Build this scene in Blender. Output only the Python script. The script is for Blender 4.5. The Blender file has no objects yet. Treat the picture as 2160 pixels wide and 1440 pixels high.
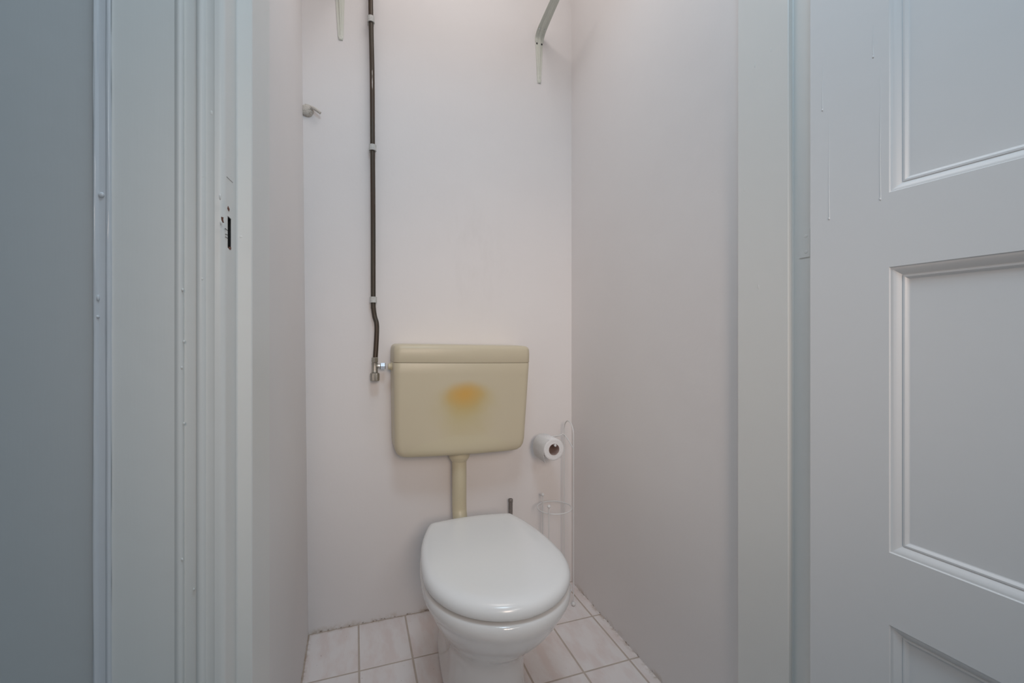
import bpy, bmesh, math, random
from mathutils import Vector, Matrix
random.seed(7)
C = bpy.context.scene
COL = C.collection
PI = math.pi

# ---------------------------------------------------------------- camera, world, lights, exposure
F_PX = 940.0; TH = math.radians(19.4); H = 0.95; HOR = 711.0
cam = bpy.data.cameras.new('camera'); cam.sensor_width = 36; cam.lens = F_PX/2160*36
cam.shift_y = -(720-HOR)/2160; cam.clip_start = 0.02
camo = bpy.data.objects.new('camera', cam); COL.objects.link(camo)
camo.location = (0, 0, H); camo.rotation_euler = (PI/2, 0, -TH)
C.camera = camo

w = bpy.data.worlds.new('world'); C.world = w; w.use_nodes = True
w.node_tree.nodes['Background'].inputs[0].default_value = (0.55, 0.75, 0.9, 1)
w.node_tree.nodes['Background'].inputs[1].default_value = 0.3

def area(name, loc, target, sx, sy, power, col, spread=PI):
    l = bpy.data.lights.new(name, 'AREA'); l.shape = 'RECTANGLE'; l.size = sx; l.size_y = sy
    l.energy = power; l.color = col; l.spread = spread
    o = bpy.data.objects.new(name, l); COL.objects.link(o); o.location = loc
    d = Vector(target)-Vector(loc); o.rotation_euler = d.to_track_quat('-Z', 'Y').to_euler()
    return o
# added fill for the left inner wall, replacing a rear window; ceiling lamps
area('corridor_fill_light', (0.50, -1.1, 1.80), (-0.12, 1.0, 1.0), 0.55, 0.30, 1.1, (1.0, 1.0, 1.0), math.radians(95))
area('corridor_ceiling_light', (0.10, 0.05, 2.45), (0.45, 0.2, 0.0), 0.45, 0.45, 9.0, (0.66, 0.87, 1.04))
area('toilet_ceiling_light', (0.33, 1.0, 2.56), (0.33, 1.0, 0.0), 0.5, 0.4, 3.4, (1.0, 0.95, 0.92))
def lamp(name, kind, loc, target, power, col, radius, cone=60, blend=0.8):
    l = bpy.data.lights.new(name, kind); l.energy = power; l.color = col; l.shadow_soft_size = radius
    if kind == 'SPOT': l.spot_size = math.radians(cone); l.spot_blend = blend
    o = bpy.data.objects.new(name, l); COL.objects.link(o); o.location = loc
    o.rotation_euler = (Vector(target)-Vector(loc)).to_track_quat('-Z', 'Y').to_euler(); return o
lamp('corridor_fill_spot', 'SPOT', (0.05, -1.05, 1.35), (0.60, 1.5, 0.70), 70, (1.0, 0.80, 0.67), 0.25, 46, 1.0)  # added warm spot from the corridor, cone narrowed to brighten the toilet interior
lamp('toilet_bulb', 'POINT', (0.02, 0.86, 2.08), (0, 0, 0), 0.35, (1.0, 0.94, 0.90), 0.03)
C.view_settings.view_transform = 'Standard'; C.view_settings.look = 'None'
C.view_settings.gamma = 1.0; C.view_settings.use_curve_mapping = False
C.view_settings.exposure = -0.06

# ---------------------------------------------------------------- helpers
ct, st = math.cos(TH), math.sin(TH)
def P(px, py, Y=None, X=None, Z=None):
    """point of the place seen at pixel px,py, at a known depth Y (or X, or height Z)"""
    u = (px-1080)/F_PX; v = (HOR-py)/F_PX
    d = Vector((st+u*ct, ct-u*st, v))
    if Y is not None: t = Y/d.y
    elif X is not None: t = X/d.x
    else: t = (Z-H)/d.z
    return Vector((d.x*t, d.y*t, H+d.z*t))

def mesh_obj(name, bm, mat, parent=None, smooth=False):
    me = bpy.data.meshes.new(name)
    bmesh.ops.recalc_face_normals(bm, faces=bm.faces)
    bm.to_mesh(me); bm.free()
    if smooth is not False:
        for p in me.polygons: p.use_smooth = True
        if smooth is not True:
            try: me.set_sharp_from_angle(angle=math.radians(smooth))
            except Exception: pass
    if mat:
        for m in (mat if isinstance(mat, (list, tuple)) else [mat]): me.materials.append(m)
    o = bpy.data.objects.new(name, me); COL.objects.link(o)
    if parent:
        o.parent = parent
        o.matrix_parent_inverse = Matrix.Identity(4)
    return o

def tag(o, label, cat, group=None):
    o['label'] = label; o['category'] = cat
    if group: o['group'] = group
    return o
def struct(o, label=None):
    o['kind'] = 'structure'
    if label: o['label'] = label
    return o
def thing(name, loc, label, cat, group=None, rot=(0,0,0)):
    o = bpy.data.objects.new(name, None); COL.objects.link(o)
    o.location = loc; o.rotation_euler = rot; o.empty_display_size = 0.05
    return tag(o, label, cat, group)

def box(bm, x0, x1, y0, y1, z0, z1):
    vs = [bm.verts.new((x, y, z)) for z in (z0, z1) for x, y in ((x0,y0),(x1,y0),(x1,y1),(x0,y1))]
    for f in ((3,2,1,0),(4,5,6,7),(0,1,5,4),(1,2,6,5),(2,3,7,6),(3,0,4,7)):
        bm.faces.new([vs[i] for i in f])
def newbox(name, x0, x1, y0, y1, z0, z1, mat, parent=None):
    bm = bmesh.new(); box(bm, x0, x1, y0, y1, z0, z1); return mesh_obj(name, bm, mat, parent)

def prism(bm, pts, z0, z1, seg=1):
    rings = []
    for k in range(seg+1):
        z = z0+(z1-z0)*k/seg
        rings.append([bm.verts.new((p[0], p[1], z)) for p in pts])
    n = len(pts)
    for a, b in zip(rings, rings[1:]):
        for i in range(n): bm.faces.new((a[i], a[(i+1)%n], b[(i+1)%n], b[i]))
    bm.faces.new(list(reversed(rings[0]))); bm.faces.new(rings[-1])

def loft(bm, rings, cap0=True, cap1=True):
    vr = [[bm.verts.new(p) for p in r] for r in rings]
    n = len(vr[0])
    for a, b in zip(vr, vr[1:]):
        for i in range(n): bm.faces.new((a[i], a[(i+1)%n], b[(i+1)%n], b[i]))
    if cap0: bm.faces.new(list(reversed(vr[0])))
    if cap1: bm.faces.new(vr[-1])

def frame_of(d):
    d = d.normalized(); a = Vector((0,0,1)) if abs(d.z) < 0.9 else Vector((1,0,0))
    u = d.cross(a).normalized(); return u, d.cross(u).normalized()

def lathe(bm, p0, axis, prof, seg=32, cap0=True, cap1=True):
    """prof: (distance along axis, radius)"""
    p0 = Vector(p0); ax = Vector(axis).normalized(); u, v = frame_of(ax)
    loft(bm, [[p0+ax*t+(u*math.cos(2*PI*i/seg)+v*math.sin(2*PI*i/seg))*r for i in range(seg)] for t, r in prof], cap0, cap1)

def tube(bm, pts, r, seg=12, closed=False):
    pts = [Vector(p) for p in pts]; n = len(pts); rings = []
    u = None
    for i, p in enumerate(pts):
        if closed: d = (pts[(i+1)%n]-pts[i-1])
        else: d = pts[min(i+1, n-1)]-pts[max(i-1, 0)]
        d.normalize()
        if u is None: u, _ = frame_of(d)
        u = (u-d*u.dot(d)).normalized(); v = d.cross(u)
        rr = r(i/(n-1)) if callable(r) else r
        rings.append([p+(u*math.cos(2*PI*k/seg)+v*math.sin(2*PI*k/seg))*rr for k in range(seg)])
    if closed:
        vr = [[bm.verts.new(p) for p in q] for q in rings]
        for j in range(n):
            a, b = vr[j], vr[(j+1)%n]
            for k in range(seg): bm.faces.new((a[k], a[(k+1)%seg], b[(k+1)%seg], b[k]))
    else: loft(bm, rings)

def ball(bm, c, r, sx=1, sy=1, sz=1, seg=14):
    m = Matrix.Translation(Vector(c)) @ Matrix.Diagonal((sx, sy, sz, 1))
    bmesh.ops.create_uvsphere(bm, u_segments=seg, v_segments=max(6, seg//2+2), radius=r, matrix=m)

def smooth_path(pts, n=8):
    """Catmull-Rom through pts"""
    pts = [Vector(p) for p in pts]; q = [pts[0]*2-pts[1]]+pts+[pts[-1]*2-pts[-2]]; out = []
    for i in range(1, len(q)-2):
        a, b, c, d = q[i-1:i+3]
        for k in range(n):
            t = k/n
            out.append(0.5*((2*b)+(c-a)*t+(2*a-5*b+4*c-d)*t*t+(3*b-a-3*c+d)*t**3))
    out.append(pts[-1]); return out

# ---------------------------------------------------------------- materials
def nt(name):
    m = bpy.data.materials.new(name); m.use_nodes = True
    t = m.node_tree; return m, t, t.nodes['Principled BSDF']
def coords(t):
    g = t.nodes.new('ShaderNodeNewGeometry'); return g.outputs['Position']
def mapping(t, src, scale):
    mp = t.nodes.new('ShaderNodeMapping'); mp.inputs['Scale'].default_value = scale
    t.links.new(src, mp.inputs['Vector']); return mp.outputs[0]
def noise(t, src, scale, detail=3, rough=0.5):
    n = t.nodes.new('ShaderNodeTexNoise'); n.inputs['Scale'].default_value = scale
    n.inputs['Detail'].default_value = detail; n.inputs['Roughness'].default_value = rough
    t.links.new(src, n.inputs['Vector']); return n.outputs['Fac']
def ramp(t, fac, stops):
    r = t.nodes.new('ShaderNodeValToRGB'); t.links.new(fac, r.inputs[0])
    e = r.color_ramp.elements
    while len(e) < len(stops): e.new(0.5)
    for el, (p, c) in zip(e, stops):
        el.position = p; el.color = (c, c, c, 1) if isinstance(c, (int, float)) else (*c, 1)
    return r.outputs[0]
def math_n(t, op, a, b=None, clamp=False, c=None):
    n = t.nodes.new('ShaderNodeMath'); n.operation = op; n.use_clamp = clamp
    for i, x in enumerate((a, b, c)):
        if x is None: continue
        if isinstance(x, (int, float)): n.inputs[i].default_value = x
        else: t.links.new(x, n.inputs[i])
    return n.outputs[0]
def mix(t, fac, a, b):
    n = t.nodes.new('ShaderNodeMix'); n.data_type = 'RGBA'
    for s, x in ((0, fac), (6, a), (7, b)):
        if isinstance(x, tuple): n.inputs[s].default_value = (*x, 1)
        elif isinstance(x, (int, float)): n.inputs[s].default_value = x
        else: t.links.new(x, n.inputs[s])
    return n.outputs[2]
def bump(t, b, height, strength, dist):
    n = t.nodes.new('ShaderNodeBump'); n.inputs['Strength'].default_value = strength
    n.inputs['Distance'].default_value = dist
    t.links.new(height, n.inputs['Height']); t.links.new(n.outputs[0], b.inputs['Normal'])
def sep(t, src):
    s = t.nodes.new('ShaderNodeSeparateXYZ'); t.links.new(src, s.inputs[0]); return s.outputs
def smoothstep(t, v, lo, hi):
    n = t.nodes.new('ShaderNodeMapRange'); n.interpolation_type = 'SMOOTHSTEP'
    t.links.new(v, n.inputs[0]); n.inputs[1].default_value = lo; n.inputs[2].default_value = hi
    return n.outputs[0]

def m_simple(name, col, rough=0.4, metal=0.0, bstr=0, bscale=60, var=0.0, coat=0):
    m, t, b = nt(name); p = coords(t)
    b.inputs['Base Color'].default_value = (*col, 1); b.inputs['Roughness'].default_value = rough
    b.inputs['Metallic'].default_value = metal; b.inputs['Coat Weight'].default_value = coat
    b.inputs['Coat Roughness'].default_value = 0.08
    n = noise(t, p, bscale)
    if var:
        t.links.new(mix(t, n, tuple(c*(1-var) for c in col), tuple(min(1, c*(1+var)) for c in col)), b.inputs['Base Color'])
    if bstr: bump(t, b, n, bstr, 0.002)
    return m

def m_plaster():
    m, t, b = nt('plaster_paint'); p = coords(t); s = sep(t, p)
    big = noise(t, p, 2.2, 4); fine = noise(t, mapping(t, p, (1, 1, 1)), 160, 3, 0.6)
    lump = noise(t, p, 9, 3)
    col = mix(t, ramp(t, big, [(0.35, 0.0), (0.7, 1.0)]), (0.80, 0.765, 0.755), (0.82, 0.79, 0.78))
    # faint rubbed smudges in the middle of the back wall
    dx = math_n(t, 'SUBTRACT', s[0], 0.40); dz = math_n(t, 'SUBTRACT', s[2], 1.24)
    r = math_n(t, 'SQRT', math_n(t, 'ADD', math_n(t, 'MULTIPLY', dx, dx), math_n(t, 'MULTIPLY', math_n(t, 'MULTIPLY', dz, dz), 0.4)))
    sm = math_n(t, 'MULTIPLY', math_n(t, 'SUBTRACT', 1.0, smoothstep(t, r, 0.02, 0.2)),
                ramp(t, noise(t, mapping(t, p, (22, 22, 7)), 1.0, 4, 0.65), [(0.45, 0.0), (0.72, 0.3)]))
    col = mix(t, sm, col, (0.68, 0.64, 0.62))
    # brown dirt along the floor joint
    low = math_n(t, 'SUBTRACT', 1.0, smoothstep(t, s[2], 0.002, 0.022))
    d = math_n(t, 'MULTIPLY', low, ramp(t, noise(t, p, 26, 5, 0.7), [(0.48, 0.0), (0.66, 0.55)]))
    hard = math_n(t, 'MULTIPLY', math_n(t, 'SUBTRACT', 1.0, smoothstep(t, s[2], 0.001, 0.007)),
                  ramp(t, noise(t, p, 60, 5, 0.7), [(0.53, 0.0), (0.60, 0.8)]))
    col = mix(t, d, col, (0.50, 0.40, 0.30)); col = mix(t, hard, col, (0.16, 0.09, 0.05))
    t.links.new(col, b.inputs['Base Color']); b.inputs['Roughness'].default_value = 0.62
    h = math_n(t, 'ADD', math_n(t, 'MULTIPLY', fine, 0.10), math_n(t, 'MULTIPLY', lump, 1.0))
    bump(t, b, h, 0.35, 0.004)
    return m
def m_woodpaint(name, col, axis_scale=(60, 60, 3), rough=0.38, strength=0.25):
    m, t, b = nt(name); p = coords(t)
    br = noise(t, mapping(t, p, axis_scale), 1.0, 4, 0.6); lump = noise(t, p, 30, 3)
    v = noise(t, p, 3, 3)
    t.links.new(mix(t, v, tuple(c*0.97 for c in col), col), b.inputs['Base Color'])
    b.inputs['Roughness'].default_value = rough
    bump(t, b, math_n(t, 'ADD', math_n(t, 'MULTIPLY', br, 0.5), lump), strength, 0.0018)
    return m
def m_floor():
    m, t, b = nt('floor_tiles'); p = coords(t); s = sep(t, p)
    def line(c, off, size, wdt):
        a = math_n(t, 'DIVIDE', math_n(t, 'SUBTRACT', c, off), size)
        fr = math_n(t, 'FRACT', a)
        e = math_n(t, 'MULTIPLY', math_n(t, 'MINIMUM', fr, math_n(t, 'SUBTRACT', 1.0, fr)), size)
        return math_n(t, 'SUBTRACT', 1.0, smoothstep(t, e, wdt*0.75, wdt*1.25)), math_n(t, 'FLOOR', a)
    lx, ix = line(s[0], 0.011, 0.1503, 0.0027); ly, iy = line(s[1], 1.341-0.2165*10, 0.2165, 0.0024)
    g = math_n(t, 'MAXIMUM', lx, ly)
    # marbling, shifted for every tile
    cmb = t.nodes.new('ShaderNodeCombineXYZ')
    t.links.new(math_n(t, 'MULTIPLY', ix, 3.7), cmb.inputs[0]); t.links.new(math_n(t, 'MULTIPLY', iy, 5.3), cmb.inputs[1])
    va = t.nodes.new('ShaderNodeVectorMath'); va.operation = 'ADD'
    t.links.new(p, va.inputs[0]); t.links.new(cmb.outputs[0], va.inputs[1])
    mp = t.nodes.new('ShaderNodeMapping'); mp.inputs['Rotation'].default_value = (0, 0, 0.5); mp.inputs['Scale'].default_value = (26, 9, 1)
    t.links.new(va.outputs[0], mp.inputs[0])
    n = noise(t, mp.outputs[0], 1.0, 4, 0.55)
    tile = mix(t, ramp(t, n, [(0.42, 0.0), (0.62, 1.0)]), (0.84, 0.79, 0.775), (0.79, 0.70, 0.675))
    gc = mix(t, noise(t, p, 30, 3), (0.60, 0.52, 0.46), (0.46, 0.38, 0.32))
    col = mix(t, g, tile, gc)
    # dirt near walls
    dist = math_n(t, 'MINIMUM', math_n(t, 'SUBTRACT', 1.56, s[1]),
                  math_n(t, 'MINIMUM', math_n(t, 'SUBTRACT', 0.795, s[0]), math_n(t, 'ADD', s[0], 0.141)))
    d1 = math_n(t, 'MULTIPLY', math_n(t, 'SUBTRACT', 1.0, smoothstep(t, dist, 0.0, 0.016)),
                ramp(t, noise(t, p, 45, 5, 0.7), [(0.44, 0.0), (0.62, 0.7)]))
    col = mix(t, d1, col, (0.38, 0.28, 0.20))
    sp = math_n(t, 'MULTIPLY', ramp(t, noise(t, p, 130, 2), [(0.755, 0.0), (0.775, 0.8)]), 1.0)
    col = mix(t, sp, col, (0.2, 0.12, 0.08))
    t.links.new(col, b.inputs['Base Color'])
    rr = math_n(t, 'ADD', math_n(t, 'MULTIPLY', g, 0.5), 0.28); t.links.new(rr, b.inputs['Roughness'])
    bump(t, b, math_n(t, 'SUBTRACT', 1.0, g), 0.6, 0.0012)
    return m
def m_cistern():
    m, t, b = nt('aged_plastic'); tc = t.nodes.new('ShaderNodeTexCoord'); s = sep(t, tc.outputs['Object'])
    p = tc.outputs['Object']
    base = mix(t, noise(t, p, 4, 2), (0.60, 0.53, 0.385), (0.63, 0.56, 0.415))
    # heat-yellowed patch, round above and fading below   (object origin: bottom centre of the back)
    def blob(cx, cz, rx, rz_up, rz_dn, soft0, soft1):
        dx = math_n(t, 'DIVIDE', math_n(t, 'SUBTRACT', s[0], cx), rx)
        dzr = math_n(t, 'SUBTRACT', s[2], cz)
        up = math_n(t, 'DIVIDE', math_n(t, 'MAXIMUM', dzr, 0.0), rz_up)
        dn = math_n(t, 'DIVIDE', math_n(t, 'MINIMUM', dzr, 0.0), rz_dn)
        r = math_n(t, 'SQRT', math_n(t, 'ADD', math_n(t, 'MULTIPLY', dx, dx), math_n(t, 'ADD', math_n(t, 'MULTIPLY', up, up), math_n(t, 'MULTIPLY', dn, dn))))
        r = math_n(t, 'ADD', r, math_n(t, 'MULTIPLY', math_n(t, 'SUBTRACT', noise(t, p, 16, 2), 0.5), 0.35))
        return math_n(t, 'SUBTRACT', 1.0, smoothstep(t, r, soft0, soft1))
    halo = blob(0.002, 0.185, 0.135, 0.075, 0.20, 0.1, 1.0)
    mid = blob(0.002, 0.195, 0.108, 0.062, 0.080, 0.15, 1.0)
    core = blob(-0.004, 0.205, 0.072, 0.048, 0.050, 0.0, 1.1)
    pale = blob(0.0, 0.0, 0.19, 0.075, 0.05, 0.85, 1.0)
    col = mix(t, math_n(t, 'MULTIPLY', halo, 0.75), base, (0.57, 0.48, 0.245))
    col = mix(t, math_n(t, 'MULTIPLY', mid, 0.75), col, (0.57, 0.41, 0.15))
    col = mix(t, math_n(t, 'MULTIPLY', core, 0.8), col, (0.68, 0.38, 0.085))
    col = mix(t, math_n(t, 'MULTIPLY', pale, 0.55), col, (0.63, 0.57, 0.40))
    t.links.new(col, b.inputs['Base Color']); b.inputs['Roughness'].default_value = 0.38
    bump(t, b, noise(t, p, 500, 2), 0.06, 0.0005)
    return m
def m_pipe():
    m, t, b = nt('tarnished_copper'); p = coords(t)
    n = noise(t, mapping(t, p, (40, 40, 5)), 1.0, 4, 0.6); n2 = noise(t, mapping(t, p, (160, 160, 12)), 1.0, 3, 0.6)
    c = mix(t, ramp(t, n, [(0.35, 0.0), (0.65, 1.0)]), (0.065, 0.042, 0.028), (0.062, 0.055, 0.042))
    c = mix(t, ramp(t, n2, [(0.69, 0.0), (0.73, 0.8)]), c, (0.62, 0.58, 0.54))
    t.links.new(c, b.inputs['Base Color']); b.inputs['Roughness'].default_value = 0.42; b.inputs['Metallic'].default_value = 0.35
    return m

M = {
 'plaster': m_plaster(),
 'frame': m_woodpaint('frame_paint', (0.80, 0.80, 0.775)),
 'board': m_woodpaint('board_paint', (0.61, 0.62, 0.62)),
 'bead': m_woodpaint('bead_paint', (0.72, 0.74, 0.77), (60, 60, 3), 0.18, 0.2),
 'door': m_woodpaint('door_paint', (0.79, 0.80, 0.81), (14, 14, 40), 0.36, 0.12),
 'corr': m_simple('corridor_wall', (0.66, 0.72, 0.75), 0.7, 0, 0.2, 50),
 'corrfloor': m_simple('corridor_boards', (0.42, 0.40, 0.38), 0.5, 0, 0.1, 20, 0.1),
 'floor': m_floor(),
 'ceramic': m_simple('ceramic', (0.83, 0.82, 0.81), 0.10, 0, 0, 8, 0.01, 0.5),
 'seat': m_simple('seat_plastic', (0.83, 0.84, 0.84), 0.22, 0, 0.02, 300, 0.0, 0.2),
 'dark': m_simple('dark_cavity', (0.012, 0.009, 0.008), 0.8, 0, 0.5, 90, 0.3),
 'woodraw': m_simple('bare_wood', (0.16, 0.06, 0.035), 0.8, 0, 0.5, 200, 0.4),
 'cistern': m_cistern(),
 'cream': m_simple('cream_pipe', (0.62, 0.555, 0.395), 0.35, 0, 0.02, 200, 0.03),
 'pipe': m_pipe(),
 'clip': m_simple('clip_plastic', (0.56, 0.56, 0.54), 0.5, 0, 0.4, 250, 0.35),
 'brass': m_simple('dull_nickel', (0.42, 0.395, 0.35), 0.42, 0.8, 0.3, 200, 0.15),
 'chrome': m_simple('chrome', (0.82, 0.84, 0.87), 0.14, 1.0, 0, 50),
 'steel': m_simple('worn_steel', (0.26, 0.235, 0.22), 0.5, 0.6, 0.4, 250, 0.35),
 'wire': m_simple('white_wire', (0.74, 0.74, 0.74), 0.35, 0, 0.0, 50),
 'paper': m_simple('tissue', (0.84, 0.83, 0.83), 0.95, 0, 0.8, 420),
 'card': m_simple('cardboard', (0.50, 0.37, 0.33), 0.9, 0, 0.2, 200),
 'bracket': m_simple('cream_bracket', (0.67, 0.68, 0.61), 0.35, 0, 0.1, 120, 0.05),
 'screw': m_simple('screw_hole', (0.05, 0.05, 0.055), 0.5, 0.4),
 'crumb': m_simple('crumbly_plaster', (0.62, 0.575, 0.52), 0.9, 0, 1.0, 320, 0.25),
 'drip': m_simple('gloss_paint', (0.80, 0.82, 0.83), 0.3),
}

# ---------------------------------------------------------------- room shell
YB = 1.56; XR = 0.795; CEIL = 2.6
def xl(z): return -0.141-0.0095*z
bm = bmesh.new()                                      # back wall
box(bm, -0.30, 0.95, YB, YB+0.12, 0, CEIL); struct(mesh_obj('wall_back', bm, M['plaster']), 'white plastered wall behind the toilet')
bm = bmesh.new()                                      # left wall leans out a little; rounded towards the frame
n = 12; rings = []
for k in range(n+1):
    z = CEIL*k/n; x = xl(z)
    rings.append([(x, YB, z), (x, 0.93, z), (x-0.004, 0.86, z), (x-0.012, 0.74, z), (x-0.12, 0.74, z), (x-0.12, YB, z)])
loft(bm, rings); struct(mesh_obj('wall_left', bm, M['plaster'], None, 40), 'white plastered side wall left of the toilet')
bm = bmesh.new(); box(bm, XR, XR+0.12, 0.71, YB, 0, CEIL); struct(mesh_obj('wall_right', bm, M['plaster']), 'white plastered side wall right of the toilet')
struct(newbox('ceiling', -1.3, 1.9, -1.4, 1.68, CEIL, CEIL+0.1, M['plaster']), 'white ceiling')
struct(newbox('floor', xl(0)-0.1, XR+0.1, 0.60, YB+0.05, -0.05, 0, M['floor']), 'marbled pale pink tiled floor with brown grout')
struct(newbox('floor_corridor', -1.3, 1.9, -1.4, 0.60, -0.05, 0, M['corrfloor']), 'corridor floor')
struct(newbox('wall_corridor_left', -1.4, -1.3, -1.4, 0.60, 0, CEIL, M['corr']), 'corridor wall')
struct(newbox('wall_corridor_right', 1.9, 2.0, -1.4, 0.60, 0, CEIL, M['corr']), 'corridor wall')
struct(newbox('wall_corridor_rear', -1.4, 2.0, -1.5, -1.4, 0, CEIL, M['corr']), 'corridor wall')
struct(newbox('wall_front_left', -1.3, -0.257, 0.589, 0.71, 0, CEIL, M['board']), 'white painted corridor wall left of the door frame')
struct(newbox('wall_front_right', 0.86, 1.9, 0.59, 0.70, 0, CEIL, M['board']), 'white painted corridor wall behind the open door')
struct(newbox('wall_front_top', -0.257, 0.86, 0.595, 0.74, 2.25, CEIL, M['plaster']), 'wall above the doorway')

# ---- left door frame with strike mortise
hz0, hz1 = 1.0535, 1.0905; hy0, hy1 = 0.5955, 0.6110
front = []                                           # from the rebate corner (-.139,.585) leftwards
def arc(cx, cy, r, a0, a1, n=6):
    return [(cx+r*math.cos(math.radians(a0+(a1-a0)*i/n)), cy+r*math.sin(math.radians(a0+(a1-a0)*i/n))) for i in range(n+1)]
front += arc(-0.1455, 0.5905, 0.0065, 0, -90, 6)
front += [(-0.149, 0.5838), (-0.1505, 0.5848), (-0.1575, 0.5850)]
front += arc(-0.1622, 0.5845, 0.0042, 0, -180, 8)[1:-1]
front += [(-0.1675, 0.5868), (-0.1785, 0.5872)]
front += arc(-0.1822, 0.5850, 0.0036, 10, -170, 8)[0:-1]
front += [(-0.1872, 0.5850), (-0.2425, 0.5848)]
back = [(-0.2425, 0.73), (-0.170, 0.74), (-0.1235, 0.758), (-0.122, 0.7565), (-0.122, 0.6385), (-0.1232, 0.637), (-0.1375, 0.637), (-0.139, 0.6355)]
prof = back+front
hole = back+[(-0.139, hy1), (-0.165, hy1), (-0.165, hy0), (-0.139, hy0)]+front
bm = bmesh.new()
prism(bm, prof, 0, hz0, 12); prism(bm, hole, hz0, hz1); prism(bm, prof, hz1, 2.25, 12)
# lumps, nail heads and paint runs under the gloss paint
def lump(px, py, Y=None, X=None, r=0.002, s=(1, 1, 1)):
    ball(bm, P(px, py, Y=Y, X=X)+Vector((0, .0004, 0)), r*.72, *s, seg=12)
for a in ((385, 611, .582), (383, 775, .582), (388, 720, .583), (427, 372, .5815), (423, 60, .581), (426, 588, .581), (388, 893, .582), (409, 1243, .585), (384, 1180, .582)):
    lump(a[0], a[1], Y=a[2], r=0.0016, s=(1, .8, 1.5))
lump(508, 499, Y=.6372, r=0.0035, s=(1, .35, 1)); lump(516, 1078, Y=.6372, r=0.003, s=(1, .3, .6)); lump(516, 45, Y=.6372, r=0.003, s=(1.3, .3, .8))
lump(464, 415, X=-.1392, r=0.003, s=(.4, 1, 1.6)); lump(466, 470, X=-.1392, r=0.003, s=(.4, 1, 1.2))
lump(446, 238, Y=.585, r=0.003, s=(.8, .4, 1.6))
frame_l = struct(mesh_obj('trim_1', bm, M['frame'], None, 35), 'white gloss door frame left of the toilet with mortised lock hole')
bm = bmesh.new()                                     # dark lining of the mortise
box(bm, -0.1648, -0.1640, hy0+.0002, hy1-.0002, hz0+.0002, hz1-.0002)
box(bm, -0.1640, -0.1393, hy1-.0008, hy1-.0002, hz0+.0002, hz1-.0002)
box(bm, -0.1640, -0.1393, hy0+.0002, hy0+.0008, hz0+.0002, hz1-.0002)
box(bm, -0.1640, -0.1393, hy0+.0008, hy1-.0008, hz0+.0002, hz0+.0008)
box(bm, -0.1640, -0.1393, hy0+.0008, hy1-.0008, hz1-.0008, hz1-.0002)
mesh_obj('mortise', bm, M['dark'], frame_l)
def chip(pix, X=-.1394, th=.0007, mat='woodraw', name='paint_chip'):
    b2 = bmesh.new(); q = [P(a, b, X=X) for a, b in pix]
    loft(b2, [[(X+0.0001, v.y, v.z) for v in q], [(X+th, v.y, v.z) for v in q]])
    return mesh_obj(name, b2, M[mat], frame_l)
chip([(480, 434), (483, 441), (482, 446), (480, 443), (478.5, 439)])
chip([(466, 457), (470, 458), (469.5, 463), (471, 470), (469, 469), (467, 465)])
chip([(481, 520), (486, 521), (486.5, 524), (484.5, 527), (482, 525)], mat='woodraw')
for a, b in (((474, 481), (479, 486)), ((475, 493), (479.5, 496)), ((475, 499), (480, 503)), ((477, 372), (490, 385))):
    chip([a, (b[0], b[1]-.6), b, (a[0], a[1]+.8)], mat='steel' if a[1] < 400 else 'dark', name='scratch')

# ---- bead on the board left of the frame
bm = bmesh.new()
bp = [(-0.2425, 0.60), (-0.2425, 0.5825)]+arc(-0.2442, 0.5822, 0.0017, 0, -150, 6)+[(-0.2475, 0.5832), (-0.2525, 0.5832)]+arc(-0.2553, 0.5822, 0.0017, -30, -180, 6)+[(-0.257, 0.60)]
prism(bm, bp, 0, CEIL, 60)
rr = random.Random(3)
for v in bm.verts:
    if v.co.y < 0.59: v.co.y += rr.uniform(-.00035, .00035); v.co.x += rr.uniform(-.0003, .0003)
ball(bm, P(214, 411, Y=.583), .003, .9, .6, 1.0); ball(bm, P(207, 628, Y=.582), .0025, .5, .6, 1.3); ball(bm, P(206, 668, Y=.582), .002, .8, .6, .8)
struct(mesh_obj('trim_2', bm, M['bead'], None, 40), 'narrow double-edged bead strip on the corridor wall at left')

# ---- right door frame
bm = bmesh.new()
pr = [(0.86, 0.74), (0.7765, 0.742), (0.775, 0.7405), (0.775, 0.6245), (0.7762, 0.623), (0.7855, 0.623), (0.787, 0.6215),
      (0.787, 0.588), (0.789, 0.586), (0.86, 0.586)]
prism(bm, list(reversed(pr)), 0, 2.25, 12)
for px, py, X in ((1592, 138, .775), (1626, 105, .775), (1570, 400, .775), (1600, 605, .775)):
    ball(bm, P(px, py, X=X), .0016, .4, .7, 3.0)
frame_r = struct(mesh_obj('trim_3', bm, M['frame'], None, 35), 'white gloss door frame on the hinge side')
# painted-over hinge leaf let into the rebate
bm = bmesh.new()
a = P(1687, 486, X=.787); b_ = P(1711, 541, X=.787)
box(bm, .7858, .7872, .5885, a.y, b_.z, a.z)
for k in (0.2, 0.75):
    lathe(bm, (.7862, .5885+(a.y-.5885)*.38, b_.z+(a.z-b_.z)*k), (-1, 0, 0), [(0, .0034), (.0006, .0032), (.0009, .0022), (.0007, 0.0005)], 16)
bmesh.ops.bevel(bm, geom=[e for e in bm.edges if e.calc_length() > .01], offset=.0004, segments=2, affect='EDGES')
mesh_obj('hinge_leaf', bm, M['frame'], frame_r, 30)

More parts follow.
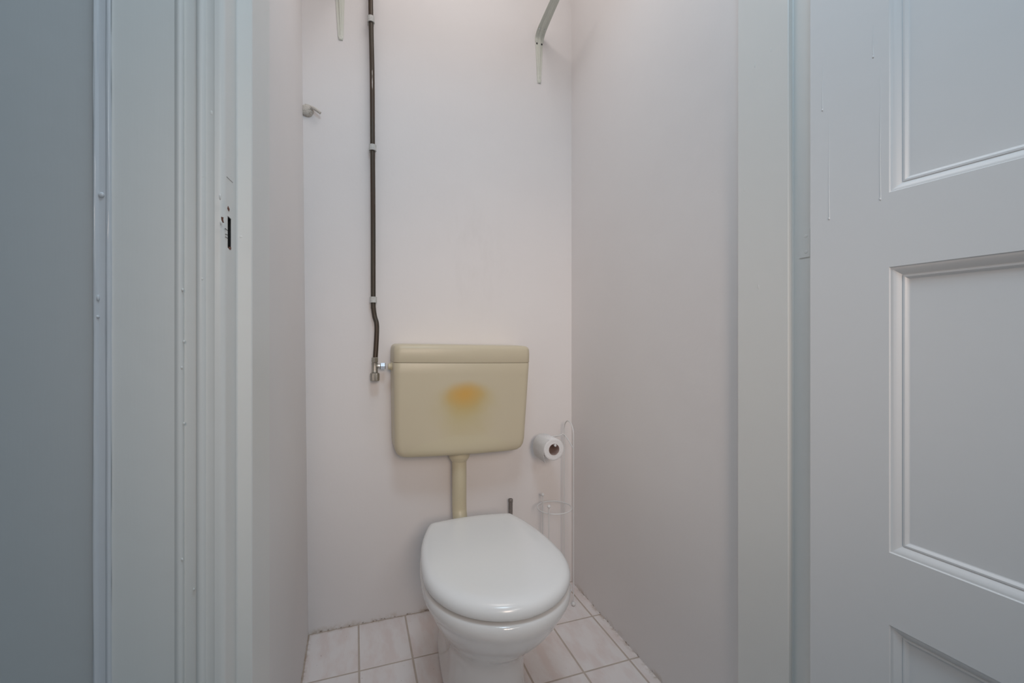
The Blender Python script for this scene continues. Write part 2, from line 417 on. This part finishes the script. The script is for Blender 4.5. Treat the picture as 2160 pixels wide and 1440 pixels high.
# ---- open panelled door, hinged on the right
door = bpy.data.objects.new('door_1', None); COL.objects.link(door)
door.location = (0.760, 0.570, 0.0)
dd = Vector((0.0463, -0.9989, 0)); nn = Vector((-0.9989, -0.0463, 0))     # along the door, and its visible face normal
struct(door, 'white panelled door standing open on the right')
def D(s, dpt, z): return dd*s+nn*dpt+Vector((0, 0, z))
W_ = 0.90; TH_ = 0.034; ZT = 2.16; ZB = 0.012
s0, s1 = 0.1214, W_-0.115
panels = [(0.20, 0.513), (0.623, 1.0566), (1.170, 2.03)]
bm = bmesh.new()
def quad(a, b, c, d): bm.faces.new([bm.verts.new(v) for v in (a, b, c, d)])
zs = [ZB]+[z for p in panels for z in p]+[ZT]
for side, dep in ((0, 0.0), (1, -TH_)):
    quad(D(0.0015, dep, ZB), D(s0, dep, ZB), D(s0, dep, ZT), D(0.0015, dep, ZT))
    quad(D(s1, dep, ZB), D(W_, dep, ZB), D(W_, dep, ZT), D(s1, dep, ZT))
    for a, b in ((ZB, .20), (.513, .623), (1.0566, 1.170), (2.03, ZT)):
        quad(D(s0, dep, a), D(s1, dep, a), D(s1, dep, b), D(s0, dep, b))
# edges, with a soft arris
quad(D(0.0015, 0, ZB), D(0, -.0015, ZB), D(0, -.0015, ZT), D(0.0015, 0, ZT))
quad(D(0, -.0015, ZB), D(0, -TH_, ZB), D(0, -TH_, ZT), D(0, -.0015, ZT)); quad(D(W_, 0, ZB), D(W_, -TH_, ZB), D(W_, -TH_, ZT), D(W_, 0, ZT))
quad(D(0, 0, ZB), D(W_, 0, ZB), D(W_, -TH_, ZB), D(0, -TH_, ZB)); quad(D(0, 0, ZT), D(W_, 0, ZT), D(W_, -TH_, ZT), D(0, -TH_, ZT))
def run(s, za, zb, w=.0035, h=.0006):      # a paint run down the face
    n = 10; pts = []
    for k in range(n+1):
        t = k/n; z = za+(zb-za)*t
        pts.append(D(s+.0004*math.sin(7*t), .0001, z))
    tube(bm, [q-nn*.0003 for q in pts], lambda t: .0004+.0006*t, 8)
    ball(bm, D(s, .0000, zb), .0014, 1, 1, 1.5)
def sof(px):                                # distance along the door seen at pixel column px
    u = (px-1080)/F_PX; k = (st+u*ct)/(ct-u*st)
    return (k*0.570-0.760)/(0.0463+k*0.9989)
def zof(px, py):
    s = sof(px); q = Vector((0.760, 0.570, 0))+dd*s; return H+(HOR-py)/F_PX*(q.x*st+q.y*ct)
for px, y0, y1 in ((1749, 250, 461), (1735, 130, 232), (1857, 140, 420), (1842, 50, 120)):
    run(sof(px), zof(px, y0), zof(px, y1))
mesh_obj('door_frame', bm, M['door'], door, 35)
for (za, zb) in panels:
    bm = bmesh.new()
    steps = [(0.0, 0.0), (0.0012, -0.0022), (0.0030, -0.0026), (0.0050, -0.0034), (0.0085, -0.0060), (0.0115, -0.0092), (0.0132, -0.0100),
             (0.0136, -0.0088), (0.0160, -0.0086), (0.0176, -0.0100), (0.0190, -0.0124), (0.0202, -0.0130), (0.03, -0.0130)]
    loft(bm, [[D(s0+i, d, za+i), D(s1-i, d, za+i), D(s1-i, d, zb-i), D(s0+i, d, zb-i)] for i, d in steps], False, True)
    loft(bm, [[D(s0+i, -TH_-d, za+i), D(s1-i, -TH_-d, za+i), D(s1-i, -TH_-d, zb-i), D(s0+i, -TH_-d, zb-i)] for i, d in ((0, 0), (.015, -.008), (.02, -.008))], False, True)
    mesh_obj('panel', bm, M['door'], door, 25)
# hinge knuckles hidden in the joint
bm = bmesh.new(); lathe(bm, (.785-.76, .578-.57, 1.02), (0, 0, 1), [(0, .004), (.08, .004)], 16)
mesh_obj('hinge', bm, M['frame'], door, 40)

# ---------------------------------------------------------------- toilet
TC = Vector((0.334, 1.325, 0)); TROT = math.radians(-1.2)
toilet = thing('toilet', (TC.x, TC.y, 0), 'white floor-standing toilet with closed lid under the cream cistern', 'toilet', rot=(0, 0, TROT))
# local: +x right, -y towards the front
def egg(hw, front, back, bw, z, n=72, dy=0.0, p=2.0):
    """outline: widest part hw, reaches y=-front, flat back edge at y=back with half width bw"""
    ym = -front*0.57+dy                       # widest place
    pts = []
    nb = 10
    half = []
    # from back corner to the widest to the front tip, right side
    m = 26
    for i in range(m+1):                      # back corner -> widest
        t = i/m; a = t*PI/2
        x = bw+(hw-bw)*math.sin(a)**0.95
        y = back+(ym-back)*(0.72*t+0.28*(1-math.cos(a)))
        half.append((x, y))
    for i in range(1, m+1):
        a = i/m*PI/2
        half.append((hw*math.cos(a)**(2/p), ym-(ym+front)*math.sin(a)**(2/p)))
    full = half+[(-x, y) for x, y in reversed(half[:-1])]
    for k in range(1, nb): full.append((-bw+2*bw*k/nb, back+0.014*(1-(1-2*k/nb)**2)))
    return [Vector((x, y, z)) for x, y in full]
def eggi(hw, front, back, bw, z, inset, dy=0.0, p=2.0):
    return egg(hw-inset, front-inset, back-inset*0.6, bw-inset*0.8, z, dy=dy, p=p)

L = dict(hw=0.178, front=0.476, back=-0.004, bw=0.129)
def lid_rings(z_bot, z_top, L, over=0.0):
    rings = []
    h = z_top-z_bot
    for ins, z in ((.012, 0), (.004, .0), (.001, .10), (0, .25), (.0005, .45), (.0035, .65), (.009, .80), (.018, .90), (.034, .96), (.06, .985), (.10, 1.0)):
        rings.append(eggi(L['hw'], L['front'], L['back'], L['bw'], z_bot+z*h, ins, p=2.0))
    return rings
bm = bmesh.new(); loft(bm, lid_rings(.3720, .408, L)); mesh_obj('lid', bm, M['seat'], toilet, 50)
Ls = dict(hw=0.163, front=0.452, back=-0.02, bw=0.115)
bm = bmesh.new()
loft(bm, [eggi(.158, .450, -.012, .112, z, i, p=2.0) for i, z in ((.014, .3655), (.010, .3668), (.010, .3700), (.014, .3717))])
mesh_obj('seat', bm, M['seat'], toilet, 50)
# bowl
B = [ # z, half width, front, back, back half width, exponent
 (.3650, .120, .420, .03, .10, 2.0), (.3652, .160, .452, .045, .115, 2.0), (.3625, .1700, .4630, .05, .120, 2.0), (.3560, .1735, .4665, .052, .122, 2.0),
 (.3470, .1745, .4675, .052, .122, 2.0), (.3380, .1730, .4660, .052, .121, 2.0), (.3290, .1685, .4615, .052, .119, 2.0),
 (.3190, .1625, .455, .050, .116, 2.0), (.305, .157, .447, .050, .112, 2.0), (.280, .148, .430, .050, .106, 2.0), (.250, .136, .403, .050, .100, 2.0), (.220, .122, .368, .050, .095, 2.0),
 (.190, .109, .332, .050, .090, 2.05), (.16, .1005, .306, .050, .086, 2.1), (.11, .095, .290, .050, .085, 2.2), (.05, .099, .292, .050, .088, 2.2), (.015, .107, .302, .050, .095, 2.2), (.0, .110, .306, .050, .098, 2.2)]
bm = bmesh.new(); loft(bm, [egg(hw+.004*min(1, z/.3), fr+.010*min(1, z/.3), bk, bw, z, p=p) for z, hw, fr, bk, bw, p in B])
bo = mesh_obj('bowl', bm, M['ceramic'], toilet, True)
ss = bo.modifiers.new('smooth', 'SUBSURF'); ss.levels = ss.render_levels = 2
bm = bmesh.new()                                   # inlet horn and outlet behind the bowl
lathe(bm, (0, .05, .315), (0, 1, 0), [(0, .036), (.038, .036), (.041, .032), (.041, .03)], 28)
mesh_obj('inlet', bm, M['ceramic'], toilet, 50)
for sx in (-1, 1):
    bm = bmesh.new(); lathe(bm, (sx*.075-.02, -.002, .372), (1, 0, 0), [(0, .008), (.001, .0095), (.039, .0095), (.04, .008)], 20)
    mesh_obj('hinge', bm, M['seat'], toilet, 40)

# ---------------------------------------------------------------- cistern, flush pipe
ZC0, ZC1, ZS = 0.562, 0.925, 0.868
cis = thing('cistern', (0.334, 1.556, ZC0), 'cream yellowed plastic cistern with orange stain hung on the back wall', 'cistern', rot=(0, math.radians(1.1), 0))
def rr_(hw, d, z, r, bulge=0.0, n=7):
    """rounded cistern plan: back at y=0, front at y=-d with a slight bow"""
    pts = [(-hw, 0), (hw, 0)]
    out = [Vector((hw, 0, z))]
    for i in range(n+1):
        a = -i/n*PI/2; out.append(Vector((hw-r+r*math.cos(a), -d+r+r*math.sin(a), z)))
    m = 12
    for i in range(1, m):
        x = (hw-r)*(1-2*i/m); out.append(Vector((x, -d-bulge*(1-(x/(hw-r))**2), z)))
    for i in range(n+1):
        a = -PI/2-i/n*PI/2; out.append(Vector((-hw+r+r*math.cos(a), -d+r+r*math.sin(a), z)))
    out.append(Vector((-hw, 0, z)))
    m2 = 6
    for i in range(1, m2): out.append(Vector((-hw+2*hw*i/m2, 0, z)))
    return out
hb = ZS-ZC0
rings = []
for f, ins, dins in ((0, .040, .030), (.0015, .029, .020), (.006, .018, .011), (.014, .009, .005), (.027, .003, .0013), (.045, 0, 0)):
    rings.append(rr_(.2185-ins, .128-dins, f, max(.012, .022), .009))
for k in range(1, 9):
    t = k/8; rings.append(rr_(.2185+.0085*t, .128+.012*t, .045+(hb-.0485-.0014)*t, .022, .009+.002*t))
rings.append(rr_(.2262, .139, hb-.0016, .022, .011)); rings.append(rr_(.222, .135, hb-.0012, .022, .011))
bm = bmesh.new(); loft(bm, rings); mesh_obj('tank', bm, M['cistern'], cis, 50)
ht = ZC1-ZC0
bm = bmesh.new()
rings = [rr_(.222, .135, hb-.0011, .022, .011), rr_(.2268, .1398, hb-.0004, .022, .011), rr_(.2275, .1405, hb+.0010, .022, .011), rr_(.2275, .1410, hb+.03, .022, .011),
         rr_(.2268, .1402, ht-.014, .023, .011), rr_(.2245, .138, ht-.007, .024, .011), rr_(.2195, .133, ht-.0025, .026, .010), rr_(.212, .125, ht-.0006, .028, .009), rr_(.20, .112, ht, .03, .006)]
loft(bm, rings); mesh_obj('lid', bm, M['cistern'], cis, 50)
bm = bmesh.new(); lathe(bm, (-.2265, -.062, hb-.017), (-1, 0, 0), [(-.004, .0125), (.004, .0125), (.0045, .0105), (.012, .0105), (.0125, .009)], 24)
mesh_obj('inlet_bush', bm, M['cream'], cis, 40)

fp = thing('flush_pipe', (0.336, 1.497, .33), 'cream plastic flush pipe running down from the cistern to the toilet', 'pipe')
bm = bmesh.new()
pts = smooth_path([(0, 0, .20), (0, 0, .12), (0, 0, .05), (0, -.006, .020), (0, -.022, -.002), (0, -.060, -.014)], 6)
tube(bm, pts, .0245, 32); mesh_obj('pipe', bm, M['cream'], fp, 50)
bm = bmesh.new(); lathe(bm, (0, 0, .236), (0, 0, -1), [(0, .036), (.018, .036), (.026, .034), (.033, .0285), (.036, .0275), (.038, .0255)], 36)
mesh_obj('collar', bm, M['cream'], fp, 45)

# ---------------------------------------------------------------- steel stub on the wall
q = P(1077, 1052, Y=1.535)
o = thing('pipe_stub', (q.x, 1.535, 0), 'short rusty grey pipe stub standing against the wall behind the toilet lid', 'pipe')
bm = bmesh.new(); lathe(bm, (0, 0, 0), (0, 0, 1), [(0, .0075), (q.z-.001, .0075), (q.z, .0065)], 20); mesh_obj('tube', bm, M['steel'], o, 40)
bm = bmesh.new(); lathe(bm, (0, 0, q.z-.012), (0, 0, 1), [(0, .0077), (.001, .0085), (.011, .0085), (.0125, .0075), (.0125, .0045), (.009, .0045)], 20, True, True)
mesh_obj('cap', bm, M['steel'], o, 40)

# ---------------------------------------------------------------- supply pipe, clips, valve
YP = 1.538
pp = [P(781, -60, Y=YP), P(782.5, 42, Y=YP), P(785, 160, Y=YP), P(786, 312, Y=YP), P(787, 470, Y=YP), P(787.3, 632, Y=YP), P(787.8, 650, Y=YP), P(790.5, 668, Y=YP), P(794, 680, Y=YP-.004), P(794.8, 696, Y=YP-.006), P(793.5, 725, Y=YP-.010), P(791.5, 756, Y=YP-.014)]
top = pp[0].copy(); top.z = CEIL-.002
sup = [Vector((pp[0].x, YP, CEIL-.001))]+smooth_path(pp, 8)
bm = bmesh.new(); tube(bm, sup, .0078, 18)
o = mesh_obj('water_pipe', bm, M['pipe'], None, 60); tag(o, 'thin dark brown copper water pipe running down the back wall', 'pipe')
def make_clip():
    r = thing('pipe_clip', (0, 0, 0), '', 'pipe clip', 'clips holding the copper pipe')
    b2 = bmesh.new()
    n = 22; out = []; inn = []
    for i in range(n+1):
        a = math.radians(65+(i/n)*(-310)) ; out.append((.0118*math.cos(a), .0118*math.sin(a))); inn.append((.0084*math.cos(a), .0084*math.sin(a)))
    loop = out+list(reversed(inn))
    lo = [b2.verts.new((x, y, -.0095)) for x, y in loop]; hi = [b2.verts.new((x, y, .0095)) for x, y in loop]; m = len(loop)
    for i in range(m): b2.faces.new((lo[i], lo[(i+1)%m], hi[(i+1)%m], hi[i]))
    for i in range(n):
        b2.faces.new((lo[i], lo[i+1], lo[m-2-i], lo[m-1-i])); b2.faces.new((hi[i], hi[i+1], hi[m-2-i], hi[m-1-i]))
    mesh_obj('ring', b2, M['clip'], r, 50)
    b2 = bmesh.new(); box(b2, -.010, .010, .0122, .0218, -.0075, .0075)
    bmesh.ops.bevel(b2, geom=b2.edges[:], offset=.001, segments=2, affect='EDGES')
    mesh_obj('base', b2, M['clip'], r, 40)
    return r
c0 = make_clip()
for i, (px, py, lab) in enumerate(((782.5, 42, 'topmost grey clip of the brown pipe, smeared with white paint'), (786, 312, 'middle grey clip of the brown pipe, high above the cistern'), (787.3, 632, 'lowest grey clip, just above the kink in the brown pipe'))):
    if i == 0: r = c0
    else:
        r = c0.copy(); COL.objects.link(r)
        for ch in list(c0.children):
            d = ch.copy(); COL.objects.link(d); d.parent = r; d.matrix_parent_inverse = Matrix.Identity(4)
    r.location = P(px, py, Y=YP); r['label'] = lab

vb = P(790.5, 772, Y=YP-.016)
val = thing('angle_valve', (vb.x, vb.y, vb.z), 'small dull metal shut-off valve left of the cistern at the pipe end', 'valve')
bm = bmesh.new(); lathe(bm, (0, 0, .008), (0, 0, 1), [(0, .0085), (.004, .0098), (.006, .0115), (.019, .0115), (.0205, .0100), (.0208, .0082)], 6); mesh_obj('compression_nut', bm, M['brass'], val, 20)
bm = bmesh.new(); lathe(bm, (0, 0, -.022), (0, 0, 1), [(0, .0095), (.003, .0105), (.005, .0095), (.028, .0095), (.029, .0105), (.031, .0105)], 28)
lathe(bm, (.006, 0, 0), (1, 0, 0), [(0, .0075), (.006, .0072)], 24); mesh_obj('valve_body', bm, M['brass'], val, 40)
bm = bmesh.new(); n = 24
def knob(z, r0, r1): return [Vector(((r0 if i % 2 else r1)*math.cos(2*PI*i/n), (r0 if i % 2 else r1)*math.sin(2*PI*i/n), z)) for i in range(n)]
loft(bm, [knob(-.0215, .0105, .0105), knob(-.0225, .0138, .0138), knob(-.026, .0142, .0153), knob(-.046, .0140, .0150), knob(-.048, .0128, .0132)]); mesh_obj('handle', bm, M['brass'], val, 30)
inx = 0.334-.2265-.0125-vb.x
bm = bmesh.new(); lathe(bm, (.011, 0, 0), (1, 0, 0), [(0, .0062), (inx-.011, .0062)], 20); mesh_obj('outlet_tube', bm, M['chrome'], val, 40)['label'] = 'bright chrome outlet tube'
bm = bmesh.new(); lathe(bm, (inx-.019, 0, 0), (1, 0, 0), [(0, .0085), (.003, .0115), (.016, .0118), (.0185, .0105)], 6); mesh_obj('union_nut', bm, M['chrome'], val, 20)['label'] = 'bright chrome nut'

# ---------------------------------------------------------------- shelf brackets
def make_bracket():
    r = thing('shelf_bracket', (0, 0, 0), '', 'bracket', 'bare shelf brackets on the back wall')
    # wall leg: tapered pressed strip with a rib, origin at the bend on the wall
    b2 = bmesh.new(); rings = []
    for t in [i/14 for i in range(15)]:
        z = -.158*t; hw = .0150*(1-t)+.0075*t
        if t > .95: hw *= .80
        rib = .0075*(1-t)**1.1; rw = .006*(1-t)+.0015
        rings.append([(-hw, 0, z), (-hw, -.0022, z), (-rw, -.0024, z), (-rw*.4, -.0024-rib, z), (rw*.4, -.0024-rib, z), (rw, -.0024, z), (hw, -.0022, z), (hw, 0, z)])
    loft(b2, rings); mesh_obj('wall_leg', b2, M['bracket'], r, 30)
    b2 = bmesh.new()
    lathe(b2, (0, -.0005, -.150), (0, -1, 0), [(0, .0075), (.0025, .0072), (.0034, .0055), (.0030, .0025)], 20); mesh_obj('screw', b2, M['bracket'], r, 40)
    # arm: from the wall towards the room, bends up out of the wall leg
    path = [Vector((0, -.001, -.004)), Vector((.0, -.006, .012)), Vector((0, -.022, .026)), Vector((0, -.055, .036)), Vector((0, -.12, .052)), Vector((0, -.20, .068)), Vector((0, -.26, .080))]
    path = smooth_path(path, 4); rings = []
    for i, p in enumerate(path):
        t = i/(len(path)-1); d = (path[min(i+1, len(path)-1)]-path[max(i-1, 0)]).normalized(); nrm = Vector((0, -d.z, d.y)) * -1
        if nrm.z > 0: nrm = -nrm
        hw = .0165+.0045*math.sin(min(1, t*2)*PI/2)-.007*t; rw = .006; rib = .0065*(1-.5*t)
        X = Vector((1, 0, 0)); q0 = -nrm*.0012; q1 = nrm*.0012; q2 = nrm*(.0012+rib)
        rings.append([p-X*hw+q0, p-X*hw+q1, p-X*rw+q1, p-X*rw*.4+q2, p+X*rw*.4+q2, p+X*rw+q1, p+X*hw+q1, p+X*hw+q0])
    b2 = bmesh.new(); loft(b2, rings); mesh_obj('arm', b2, M['bracket'], r, 35)
    for sx in (-1, 1):
        b2 = bmesh.new(); lathe(b2, (sx*.0098, -.0018, -.010), (0, -1, 0), [(0, .0034), (.0012, .0034), (.0014, .0028)], 14); mesh_obj('screw_hole', b2, M['screw'], r, 40)
        b2 = bmesh.new(); q = Vector((sx*.0115, -.030, .0275)); lathe(b2, q, (0, -.25, -1), [(-.0005, .0024), (.0015, .0022), (.002, .001)], 14); mesh_obj('rivet', b2, M['drip'], r, 40)
    return r
b0 = make_bracket(); b0.location = (P(1137, 100, Y=YB).x, YB-.0003, P(1137, 88, Y=YB).z)
b0['label'] = 'cream steel shelf bracket whose bare arm sticks out, at upper right of back wall'
b1 = b0.copy(); COL.objects.link(b1)
for ch in list(b0.children):
    d = ch.copy(); COL.objects.link(d); d.parent = b1; d.matrix_parent_inverse = Matrix.Identity(4)
b1.location = (P(717, 40, Y=YB).x, YB-.0003, P(718, 85, Y=YB).z+.158); b1.rotation_euler = (0, math.radians(-1.0), 0)
b1['label'] = 'cream steel shelf bracket left of the brown pipe, only its wall leg in view'

# ---------------------------------------------------------------- old plug / hook with crumbled filler in the left corner
hk = P(652, 231, Y=1.55)
plug = thing('wall_plug', (hk.x, 1.56, hk.z), 'crumbled painted plaster lump with a stub of old hook in the left corner', 'wall plug')
bm = bmesh.new(); ball(bm, (-.006, -.002, 0), .017, 1.1, .55, 1.15, 22)
rz = random.Random(5)
for v in bm.verts: v.co += Vector((rz.uniform(-1, 1), rz.uniform(-1, 1), rz.uniform(-1, 1)))*.0012
for k in range(10): ball(bm, (rz.uniform(-.004, .012), -.010, rz.uniform(-.012, .006)), rz.uniform(.0012, .0025))
mesh_obj('plaster_lump', bm, M['crumb'], plug, True)
bm = bmesh.new(); tube(bm, smooth_path([(.006, -.006, .010), (.012, -.012, .006), (.022, -.016, -.001), (.034, -.017, -.009)], 5), lambda t: .0052-.001*t, 12)
mesh_obj('hook_stub', bm, M['crumb'], plug, True)

# ---------------------------------------------------------------- wire toilet-paper stand
FX, FY = .729, 1.415; BX, BY = .738, 1.508
stand = thing('paper_stand', (.676, 1.452, 0), 'white wire toilet paper stand in the right corner beside the toilet', 'paper holder')
so = Vector((.676, 1.452, 0)); wr = .0020
def L_(x, y, z): return Vector((x, y, z))-so
bm = bmesh.new()
z_sh = .603
arch = [L_(FX, FY, .014), L_(FX, FY, z_sh)]
for i in range(1, 16):
    a = PI*i/16; m_ = Vector(((FX+BX)/2, (FY+BY)/2, 0)); hv = Vector((FX, FY, 0))-m_
    pt = m_+hv*math.cos(a); arch.append(L_(pt.x, pt.y, z_sh+.042*math.sin(a)))
arch += [L_(BX, BY, z_sh), L_(BX, BY, .014)]
tube(bm, arch, wr, 10); mesh_obj('upright_loop', bm, M['wire'], stand, 60)
posts = [(P(1158, 1068, Y=1.402), 'f'), (P(1145, 1043, Y=1.500), 'b')]
for q, _ in posts:
    bm = bmesh.new(); tube(bm, [L_(q.x, q.y, .012), L_(q.x, q.y, q.z)], wr, 10); o = mesh_obj('short_post', bm, M['wire'], stand, 60)
    bm = bmesh.new(); ball(bm, L_(q.x, q.y, q.z), .0062); mesh_obj('ball_finial', bm, M['wire'], o, True)
for name, z, rad in (('upper_ring', .342, .0615), ('base_ring', .058, .0615)):
    bm = bmesh.new(); tube(bm, [L_(.672+rad*math.cos(2*PI*i/40), 1.452+rad*math.sin(2*PI*i/40), z) for i in range(40)], wr, 8, True); mesh_obj(name, bm, M['wire'], stand, 60)
for dy in (-.035, .035):
    bm = bmesh.new(); tube(bm, [L_(.672-.05, 1.452+dy, .058), L_(.672+.05, 1.452+dy, .058)], wr, 8); mesh_obj('base_wire', bm, M['wire'], stand, 60)
for x, y in ((FX, FY), (BX, BY), (posts[0][0].x, posts[0][0].y), (posts[1][0].x, posts[1][0].y)):
    bm = bmesh.new(); ball(bm, L_(x, y, .0075), .0075); mesh_obj('ball_foot', bm, M['wire'], stand, True)
rc = P(1169, 948, Y=1.395)                        # centre of the front of the roll
RZ = rc.z; RX = rc.x; core = .0188; Ro = .0375
az = RZ+core-wr-.0012
arm = smooth_path([(FX, FY, .556), (BX-.001, BY-.004, az+.006), (BX-.020, BY+.004, az+.003), (RX+.02, BY+.004, az+.0005), (RX+.004, BY-.004, az), (RX+.0015, BY-.02, az), (RX+.001, 1.44, az), (RX+.001, 1.388, az)], 8)
bm = bmesh.new(); tube(bm, [L_(*p) for p in arm], wr, 10); ball(bm, L_(RX+.001, 1.388, az), .0045); mesh_obj('roll_arm', bm, M['wire'], stand, 60)

roll = thing('toilet_roll', (RX, 1.395, RZ), 'white toilet paper roll hanging on the wire stand', 'toilet paper')
bm = bmesh.new(); seg = 48
def circ(r, y, wob=0): return [Vector((r*math.cos(2*PI*i/seg)*(1+wob*math.sin(5*i)), y, r*math.sin(2*PI*i/seg)*(1+wob*math.cos(3*i)))) for i in range(seg)]
loft(bm, [circ(core+.0008, .001), circ(core+.0012, 0), circ(.022, .0004), circ(.030, .0002), circ(Ro-.0015, 0), circ(Ro, .0015, .006), circ(Ro, .05, .006), circ(Ro, .093, .006), circ(Ro-.001, .095), circ(core+.0008, .095)], False, False)
mesh_obj('paper', bm, M['paper'], roll, 50)
bm = bmesh.new(); loft(bm, [circ(core+.0007, .0005), circ(core, .0005), circ(core, .0945), circ(core+.0007, .0945)], False, False); mesh_obj('cardboard_core', bm, M['card'], roll, 50)
bm = bmesh.new(); path = []                         # loose sheet hanging down at the left
for a in range(115, 181, 8): path.append((Ro+.0012)*Vector((math.cos(math.radians(a)), 0, math.sin(math.radians(a)))))
path += [Vector((-Ro-.0022, 0, -.01)), Vector((-Ro-.0018, 0, -.022)), Vector((-Ro+.001, 0, -.034)), Vector((-Ro+.004, 0, -.043))]
rings = []
for p in path:
    rings.append([p+Vector((-.0004, .001, 0)), p+Vector((.0003, .001, 0)), p+Vector((.0003, .094, .004*(p.z < 0))), p+Vector((-.0004, .094, .004*(p.z < 0)))])
loft(bm, rings); mesh_obj('loose_sheet', bm, M['paper'], roll, 50)

# parts are built in their parent's coordinates; clear any leftover offset
for o in COL.objects:
    if o.parent: o.matrix_parent_inverse = Matrix.Identity(4)
# children of trim/door that were built in world space: those parents stand at the origin except door_1 (built around its own hinge)
